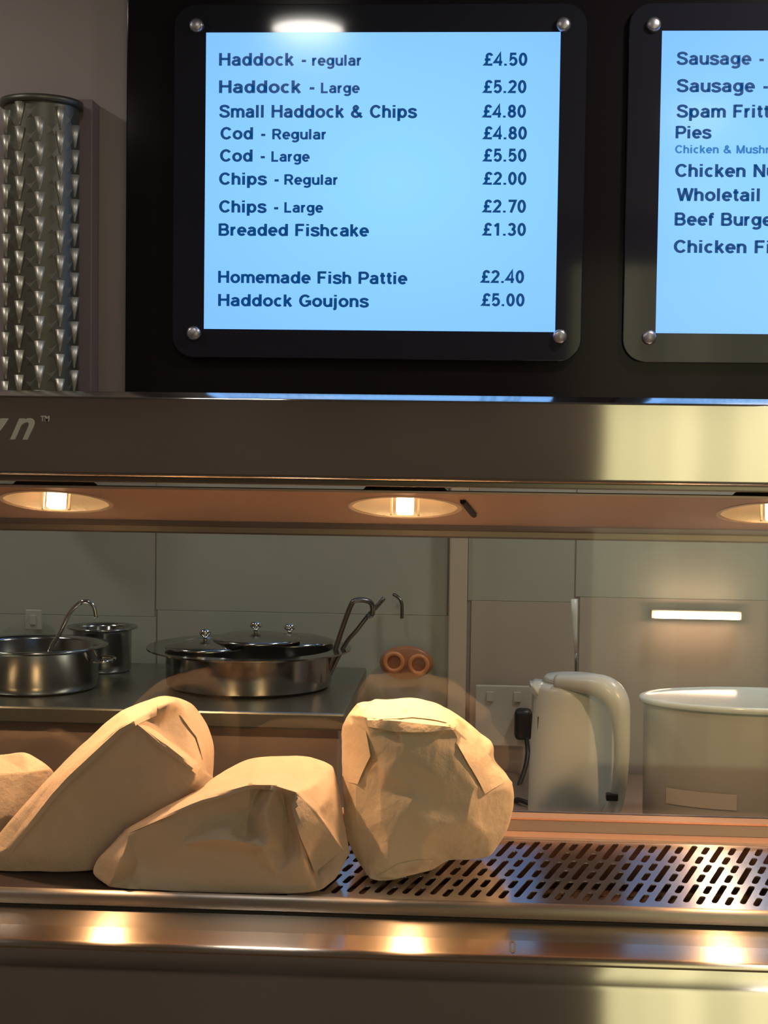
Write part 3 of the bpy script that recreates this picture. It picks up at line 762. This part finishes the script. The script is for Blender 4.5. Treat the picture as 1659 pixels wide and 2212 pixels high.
ri = [(a, b, c if (k < 4 or k > 41 or a < 775 or a > 1050) else .092 + (c - .092) * 1.05) for k, (a, b, c) in enumerate(ri)]
parcel('upright rounded paper parcel with grease stains, lit under the middle lamp', rd, ri,
       chain(I(0), I(1), I(2), I(28), I(31)) + chain(I(2), I(38), I(29), 13) + chain(I(5), I(6)) + chain(I(5), I(8)) + chain(I(5), I(10), I(11), I(7)) + chain(I(8), I(9), I(12)) + chain(I(15), I(16), I(17)) + chain(I(15), I(18)) + chain(I(16), I(19)) + chain(I(20), I(21), I(24))
       + chain(I(11), I(22), I(23)) + chain(21, I(25), I(23), I(24), 18) + chain(3, I(30), I(0), I(4), I(40), I(6), I(7)) + chain(5, I(30)) + chain(I(26), I(18)) + chain(I(37), I(3), I(36)) + chain(5, I(35), 8) + chain(I(37), I(0)) + chain(I(2), I(36)) + chain(I(14), I(34)),
       lambda x: .345, PAPER2, cv=.3, disp=.0018)

from mathutils.bvhtree import BVHTree
def flap(par, Apts, Bpts, lift=.004, n=14, m_=4, base=.0006):
    """thin folded sheet lying on the parcel: attached along A, its free edge B stands off the paper below"""
    bm = nb(); bm.from_mesh(par.data); bmesh.ops.translate(bm, verts=bm.verts, vec=par.location)
    tree = BVHTree.FromBMesh(bm); bm.free()
    def along(P, t):
        k = min(int(t * (len(P) - 1)), len(P) - 2); f = t * (len(P) - 1) - k
        return P[k][0] + (P[k + 1][0] - P[k][0]) * f, P[k][1] + (P[k + 1][1] - P[k][1]) * f
    rows = []
    for j in range(m_ + 1):
        r_ = []
        for i in range(n + 1):
            t = i / n; a = along(Apts, t); b = along(Bpts, t); u = j / m_
            wob = math.sin(t * 9 + j) * 1.2
            px, py = a[0] + (b[0] - a[0]) * u, a[1] + (b[1] - a[1]) * u + wob * u
            d = ray(px, py).normalized(); h = tree.ray_cast(EYE, d)[0]
            if h is None: h = r_[-1] + d * 0 if r_ else None
            if h is None: return None
            r_.append(h - d * (base + lift * u * math.sin(math.pi * min(1, t * 4 + .05) / 2) ))
        rows.append(r_)
    bm = nb(); F_ = [[bm.verts.new(p) for p in r_] for r_ in rows]
    for j in range(m_):
        for i in range(n): bm.faces.new((F_[j][i], F_[j][i + 1], F_[j + 1][i + 1], F_[j + 1][i]))
    bmesh.ops.recalc_face_normals(bm, faces=bm.faces)
    bmesh.ops.solidify(bm, geom=list(bm.faces), thickness=.0006)
    o = bobj('paper_flap', bm, par.data.materials[0], par); o.location = -par.location
    return autosmooth(o, 40)
PT, PM, PR = [bpy.data.objects[x] for x in ('wrapped_parcel.001', 'wrapped_parcel.002', 'wrapped_parcel.003')]
flap(PT, [(14, 1826), (120, 1688), (252, 1566), (292, 1542), (340, 1518)], [(22, 1846), (134, 1706), (262, 1584), (298, 1566), (338, 1545)], .004)
flap(PT, [(300, 1548), (370, 1600), (436, 1655)], [(290, 1566), (355, 1622), (424, 1672)], .003)
flap(PT, [(400, 1528), (444, 1575), (456, 1620)], [(388, 1545), (424, 1590), (438, 1640)], .003)
flap(PM, [(300, 1780), (430, 1714), (540, 1684), (600, 1686)], [(280, 1800), (430, 1735), (540, 1705), (596, 1707)], .005)
flap(PM, [(642, 1708), (690, 1775), (730, 1845)], [(626, 1735), (648, 1805), (680, 1885)], .006)
flap(PM, [(400, 1808), (480, 1800), (560, 1812)], [(398, 1826), (480, 1816), (572, 1833)], .002)
flap(PR, [(770, 1540), (850, 1534), (950, 1550), (985, 1568)], [(788, 1570), (850, 1580), (930, 1582), (980, 1576)], .006)
flap(PR, [(800, 1534), (880, 1524), (950, 1536)], [(812, 1556), (890, 1548), (965, 1560)], .006)
flap(PR, [(1005, 1575), (1050, 1620), (1090, 1690)], [(985, 1605), (1020, 1662), (1048, 1715)], .005)
flap(PR, [(860, 1866), (900, 1858), (935, 1858)], [(812, 1896), (870, 1894), (925, 1880)], .004)
flap(PR, [(762, 1560), (756, 1620), (752, 1690)], [(790, 1580), (800, 1632), (772, 1694)], .004)

# ------------------------------------------------------------------ rear work area
wtz = .885
boxo('worktop', (atY(745, 1700, .6).x, 1.9, .46, WY - .012, wtz - .04, wtz), WORK, None, .003)
wk = bpy.data.objects['worktop']; tag(wk, 'long steel worktop along the back wall under the kettle', 'worktop')
bx = atY(745, 1600, .61).x
sd = empty('worktop_cupboard', (bx + .2, .8, 0), 'low steel cupboard carrying the rear worktop', 'cupboard')
boxo('body', (bx + .02, 1.88, .52, WY - .02, .0, wtz - .04), DARKST, sd)
uz = 1.093
un = empty('bain_marie_unit', (-.9, .85, 0), 'tall steel unit with flat top carrying the pans, at left behind the glass', 'kitchen unit')
boxo('top', (-1.9, bx, .60, WY - .012, uz - .03, uz), mat('dull_steel_top', (.30, .30, .26), .3, .8), un, .004)
boxo('body', (-1.88, bx - .012, .625, WY - .02, 0, uz - .03), UNITM, un, .003)

def pan_prof(r, h, fl):
    return [(.0, 0), (r * .93, 0), (r * .985, .006), (r, .018), (r, h - .004), (r + .004, h), (r + fl, h + .002), (r + fl, h + .005), (r + .002, h + .005), (r - .004, h - .002), (r - .004, .012), (r * .9, .008), (0, .008)]
# big pan
def px_center(px, Y, z): # world x of a picture column at depth Y and height z
    return atY(px, 1450, Y).x
Y1 = .875; X1 = px_center(538, Y1, 1.1)
big = empty('wide_pan', (X1, Y1, uz), 'wide shallow steel pan with lids piled on it, in front of the tongs', 'pan')
bobj('body', lathe(nb(), pan_prof(.158, .070, .036), (X1, Y1, uz), 56, cap=False), POT, big, True)
autosmooth(bpy.data.objects['body.002'] if 'body.002' in bpy.data.objects else bpy.data.objects['body'], 40)
for dx, dy, r_, hz, nm, lab in ((-.075, -.055, .075, .079, 'pan_lid', 'small steel lid stacked at the front left of the wide pan'), (.015, -.02, .085, .091, 'pan_lid', 'larger steel lid with tall knob at the middle of the wide pan'), (.07, .06, .085, .0785, 'pan_lid', 'steel lid with knob at the back right of the wide pan')):
    lx, lyy, lz_ = X1 + dx, Y1 + dy, uz + hz
    t = empty(nm, (lx, lyy, lz_), lab, 'lid')
    bobj('cover', lathe(nb(), [(r_, 0), (r_, .003), (r_ * .93, .005), (r_ * .7, .010), (.012, .015), (.0, .015)], (lx, lyy, lz_), 36, cap=False), POT, t, True)
    bobj('knob', lathe(nb(), [(.005, .012), (.004, .020), (.010, .024), (.012, .029), (.009, .034), (0, .035)], (lx, lyy, lz_), 20, cap=False), CHROME, t, True)
# left pan
Y2 = .80; X2 = px_center(75, Y2, 1.1)
lp = empty('deep_pan', (X2, Y2, uz), 'round steel pan with hooked ladle, at the left edge behind the glass', 'pan')
bobj('body', lathe(nb(), pan_prof(.118, .078, .018), (X2, Y2, uz), 48, cap=False), POT, lp, True)
for s in (-1, 1):
    bobj('handle', tube(nb(), catmull([(X2 + s * .118, Y2 - .03, uz + .055), (X2 + s * .145, Y2 - .025, uz + .055), (X2 + s * .145, Y2 + .025, uz + .055), (X2 + s * .118, Y2 + .03, uz + .055)], 6), .0035), CHROME, lp, True)
Y2b = .98; X2b = px_center(205, Y2b, 1.1)
lp2 = empty('small_pan', (X2b, Y2b, uz), 'dark steel pan standing behind the ladle at left', 'pan')
bobj('body', lathe(nb(), pan_prof(.058, .085, .012), (X2b + .005, Y2b + .04, uz), 40, cap=False), POT, lp2, True)
# ladle with hooked handle
ld = empty('ladle', tuple(atY(105, 1420, Y2)), 'steel ladle with hooked handle standing in the left pan', 'ladle')
P = [Vector((X2 + .03, Y2, uz + .022)), atY(108, 1405, Y2), atY(128, 1370, Y2), atY(150, 1325, Y2), atY(172, 1303, Y2), atY(190, 1300, Y2), atY(203, 1312, Y2), atY(208, 1334, Y2)]
bobj('handle', tube(nb(), catmull(P, 6), .0042, 10), CHROME, ld, True)
bobj('bowl', lathe(nb(), [(0, .009), (.02, .011), (.028, .020), (.031, .032), (.029, .032), (.026, .021), (.018, .0125), (0, .011)], (X2 + .02, Y2, uz), 24, cap=False), CHROME, ld, True)
# tongs leaning in the wide pan
tg = empty('tongs', tuple(atY(735, 1390, .86)), 'pair of dark steel tongs leaning out of the wide pan', 'tongs')
tb = [atY(728, 1392, .86), atY(742, 1350, .86), atY(758, 1308, .86), atY(768, 1297, .86), atY(790, 1297, .865), atY(803, 1305, .87), atY(804, 1326, .87), atY(792, 1332, .87)]
P0 = Vector((X1 + .145, Y1 - .01, uz + .012))
bobj('arm', tube(nb(), catmull([P0] + tb, 5), .0050, 8, 1.8), DARKST, tg, True)
bobj('arm', tube(nb(), catmull([P0 + Vector((.003, .01, 0)), atY(745, 1393, .87), atY(770, 1362, .87), atY(795, 1330, .875), atY(812, 1312, .875), atY(830, 1292, .875)], 5), .0042, 8, 1.6), DARKST, tg, True)
# wall hook
hk = tag(bobj('wall_hook', tube(nb(), catmull([atY(850, 1284, WY - .012), atY(862, 1292, WY - .02), atY(868, 1306, WY - .024), atY(868, 1336, WY - .022)], 6), .0035, 8), DARKST, None, True), 'small dark wire hook on the wall right of the tongs', 'hook')
# orange oval with two rings, added in place of lamp reflections
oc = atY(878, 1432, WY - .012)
orp = empty('orange_reflection', tuple(oc), 'orange oval with two raised rings standing in for lamp reflections on the back wall', 'reflection')
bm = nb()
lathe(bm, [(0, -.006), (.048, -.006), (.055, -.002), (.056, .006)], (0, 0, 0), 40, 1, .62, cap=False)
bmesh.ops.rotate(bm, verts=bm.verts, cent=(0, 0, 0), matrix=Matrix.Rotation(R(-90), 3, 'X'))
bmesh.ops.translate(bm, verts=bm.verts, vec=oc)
bobj('plate', bm, mat('orange_brown_reflection', (.42, .17, .08), .35), orp, True)
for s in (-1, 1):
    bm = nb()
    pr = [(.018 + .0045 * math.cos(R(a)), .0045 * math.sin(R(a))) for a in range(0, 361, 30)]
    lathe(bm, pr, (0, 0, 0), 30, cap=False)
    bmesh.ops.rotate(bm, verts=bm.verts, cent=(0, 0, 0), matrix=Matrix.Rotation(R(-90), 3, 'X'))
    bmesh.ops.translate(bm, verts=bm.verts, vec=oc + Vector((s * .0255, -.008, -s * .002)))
    bobj('ring', bm, mat('bright_orange_reflection', (.75, .30, .12), .3), orp, True)

# switch plates and socket
def plate(px, py, w, h, label, cat, nm):
    p = atY(px, py, WY - .008)
    t = empty(nm, tuple(p), label, cat)
    boxo('faceplate', (p.x - w / 2, p.x + w / 2, p.y - .009, p.y + .002, p.z - h / 2, p.z + h / 2), SOCK, t, .002)
    return t, p
t, p = plate(74, 1338, .034, .042, 'small square switch plate high on the left wall', 'switch', 'light_switch')
boxo('rocker', (p.x - .006, p.x + .006, p.y - .013, p.y - .008, p.z - .01, p.z + .01), SOCK, t, .001)
t, p = plate(1087, 1545, .115, .125, 'double wall socket plate beside the kettle', 'socket', 'wall_socket')
for s in (-1, 1): boxo('rocker', (p.x + s * .028 - .007, p.x + s * .028 + .007, p.y - .013, p.y - .008, p.z + .03, p.z + .05), SOCK, t, .001)
pg = atY(1130, 1565, WY - .03)
pl = empty('power_plug', tuple(pg), 'black plug and flex in the wall socket left of the kettle', 'plug')
bm = nb(); box(bm, pg.x - .018, pg.x + .018, WY - .052, WY - .0175, pg.z - .03, pg.z + .034, .010); bobj('plug_body', bm, BLACKP, pl, True); autosmooth(bpy.data.objects['plug_body'], 50)
cp = [atY(1137, 1592, WY - .045), atY(1140, 1625, WY - .06), atY(1134, 1660, WY - .09), atY(1120, 1700, WY - .14), atY(1108, 1740, WY - .2)]
kx = atY(1243, 1600, .70).x
cp += [Vector((cp[-1].x + .005, .86, wtz + .006)), Vector((kx - .06, .82, wtz + .005)), Vector((kx - .01, .80, wtz + .005))]
bobj('flex', tube(nb(), catmull(cp, 8), .0048, 8), BLACKP, pl, True)

# kettle
KY = .70
kt = empty('kettle', (kx, KY, wtz), 'white plastic jug kettle with big loop handle, behind the right of the tray', 'kettle')
kw = .083
def ell(z0, z1, n=1): pass
bobj('base', lathe(nb(), [(0, 0), (.083, 0), (.085, .006), (.083, .018), (.078, .022), (0, .022)], (kx, KY, wtz), 44, cap=False), PLAST, kt, True)
body = lathe(nb(), [(0, .022), (.080, .022), (.082, .03), (.081, .09), (.078, .17), (.074, .23), (.073, .246), (.069, .254), (.05, .259), (0, .262)], (kx, KY, wtz), 48, cap=False)
bobj('jug_body', body, PLAST, kt, True)
bobj('lid', lathe(nb(), [(0, .2605), (.052, .258), (.055, .262), (.05, .268), (.02, .272), (0, .272)], (kx - .004, KY, wtz), 40, cap=False), PLAST, kt, True)
# spout at left
bm = nb(); sp = [(-.060, .215), (-.086, .250), (-.078, .258), (-.045, .256)]
va = [bm.verts.new((kx + x_, KY - .028, wtz + z_)) for x_, z_ in sp]; vb = [bm.verts.new((kx + x_, KY + .028, wtz + z_)) for x_, z_ in sp]
tipa = bm.verts.new((kx - .090, KY, wtz + .257))
bm.faces.new(va); bm.faces.new(vb[::-1])
for i in range(4): bm.faces.new((va[i], va[(i + 1) % 4], vb[(i + 1) % 4], vb[i]))
bmesh.ops.delete(bm, geom=[tipa], context='VERTS'); bmesh.ops.recalc_face_normals(bm, faces=bm.faces)
bmesh.ops.bevel(bm, geom=list(bm.edges), offset=.005, segments=2, affect='EDGES')
bobj('spout', bm, PLAST, kt, True)
# handle: broad loop facing the customer, to the right
hp = [atY(1205, 1473, KY - .045), atY(1250, 1476, KY - .075), atY(1300, 1484, KY - .100), atY(1332, 1512, KY - .118), atY(1342, 1570, KY - .125), atY(1343, 1630, KY - .125), atY(1338, 1690, KY - .118), atY(1330, 1735, KY - .102), atY(1318, 1756, KY - .074)]
hpp = catmull(hp, 6); nr = len(hpp)
hr = [.013 + .009 * math.exp(-((k / nr - .30) / .16) ** 2) for k in range(nr)]
bobj('handle', tube(nb(), hpp, hr, 16, 1.0), PLAST, kt, True)
sw = atY(1322, 1722, KY - .122)
boxo('switch', (sw.x - .010, sw.x + .010, sw.y - .006, sw.y + .012, sw.z - .006, sw.z + .006), BLACKP, kt, .002)
gx = atY(1163, 1640, KY - .03).x
boxo('water_gauge', (gx - .003, gx + .003, KY - .036, KY - .020, wtz + .03, wtz + .20), mat('smoked_gauge', (.10, .085, .06), .2), kt, .001)
# utensil behind kettle
u0 = atY(1240, 1294, .93); 
ut = empty('steel_palette_knife', (u0.x + .006, .93, wtz), 'thin steel knife with pale tapered handle, upright behind the kettle', 'knife')
bobj('handle', tube(nb(), [atY(1240.5, 1294, .93), atY(1240.5, 1330, .93), atY(1242, 1375, .93), atY(1244, 1410, .93)], [.0066, .006, .0042, .0024], 10, .6), mat('pale_handle', (.85, .82, .74), .3), ut, True)
bobj('blade', tube(nb(), [atY(1244, 1405, .93), atY(1244, 1450, .93), Vector((u0.x + .008, .93, wtz))], [.0022, .002, .003], 8, .5), DARKST, ut, True)
# added glowing bar in place of a heat lamp's reflected streak
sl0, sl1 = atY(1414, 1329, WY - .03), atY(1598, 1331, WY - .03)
st = empty('lamp_streak', ((sl0.x + sl1.x) / 2, WY - .008, sl0.z), 'short added glowing bar standing in for a lamp reflection above the oval tub', 'light')
boxo('streak_backing', (sl0.x - .006, sl1.x + .006, WY - .022, WY - .0082, sl0.z - .008, sl0.z + .010), mat('streak_housing', (.4, .36, .3), .5), st, .002)
bobj('tube', tube(nb(), [(sl0.x, WY - .029, sl0.z), (sl1.x, WY - .029, sl0.z)], .0062, 12), mat('streak_tube', (1, .9, .8), .3, emit=(1., .62, .40), estr=STREAK_E), st, True)
# oval tub with glossy lid
TY = .76; tx = atY(1640, 1500, TY).x; tz = 1.112
tu = empty('oval_tub', (tx, TY, wtz), 'pale oval plastic tub with glossy white lid, at the right edge beside the kettle', 'tub')
bobj('tub_body', lathe(nb(), [(0, 0), (.196, 0), (.203, .006), (.206, tz - wtz - .012)], (tx, TY, wtz), 64, 1, .52, cap=False), PLAST2, tu, True)
bobj('lid', lathe(nb(), [(.206, -.012), (.213, -.010), (.214, -.002), (.209, .0), (.203, -.002), (.190, -.004), (0, -.005)], (tx, TY, tz), 64, 1, .55, cap=False), LID, tu, True)
la = atY(1445, 1712, TY - .1); lb = atY(1590, 1750, TY - .1)
def arc_label(x0, x1, z0, z1):
    bm = nb(); n = 14; A = []
    for rr_, off in ((1.0, .0012), (1.0, .0002)):
        ringp = []
        for i in range(n + 1):
            x_ = x0 + (x1 - x0) * i / n; u_ = max(-1, min(1, (x_ - tx) / .2045)); yy_ = TY - .52 * .2045 * math.sqrt(1 - u_ * u_) - off - .0006
            ringp.append((bm.verts.new((x_, yy_, z0)), bm.verts.new((x_, yy_, z1))))
        A.append(ringp)
    for rp_ in A:
        for i in range(n): bm.faces.new((rp_[i][0], rp_[i + 1][0], rp_[i + 1][1], rp_[i][1]))
    bmesh.ops.recalc_face_normals(bm, faces=bm.faces); return bm
bobj('tub_label', arc_label(la.x, lb.x, max(lb.z, wtz + .02), la.z), mat('faint_label', (.58, .50, .43), .5), tu)
# numeral on the ledge
z0 = atY(1109, 2062, -.066)
m0 = textmesh('0', .02, 0, .02)
led_y = -.060
for (ya, za), (yb_, zb_) in zip(led, led[1:]):
    pass
def ledge_z(yq):
    for (ya, za), (yb_, zb_) in zip(led, led[1:]):
        if yb_ <= yq <= ya: return za + (zb_ - za) * (ya - yq) / (ya - yb_)
    return led[-1][1]
best = min((abs((lambda w: (w - EYE).normalized().dot(ray(1109, 2066).normalized()) - 1)(Vector((atY(1109, 2066, yq).x, yq, ledge_z(yq))))), yq) for yq in [-.001 * k for k in range(1, 96)])[1]
bx_ = atY(1109, 2066, best).x
ys_ = [v.co.y for v in m0.vertices]; xs_ = [v.co.x for v in m0.vertices]
for v in m0.vertices:
    yy_ = best + (v.co.y - min(ys_)) / (max(ys_) - min(ys_)) * .030
    v.co = Vector((bx_ + (v.co.x - .3) * .018, yy_, ledge_z(yy_) + .0004 + v.co.z * .01))
o = link('numeral', m0, mat('etched_numeral', (.06, .06, .07), .5), rng)
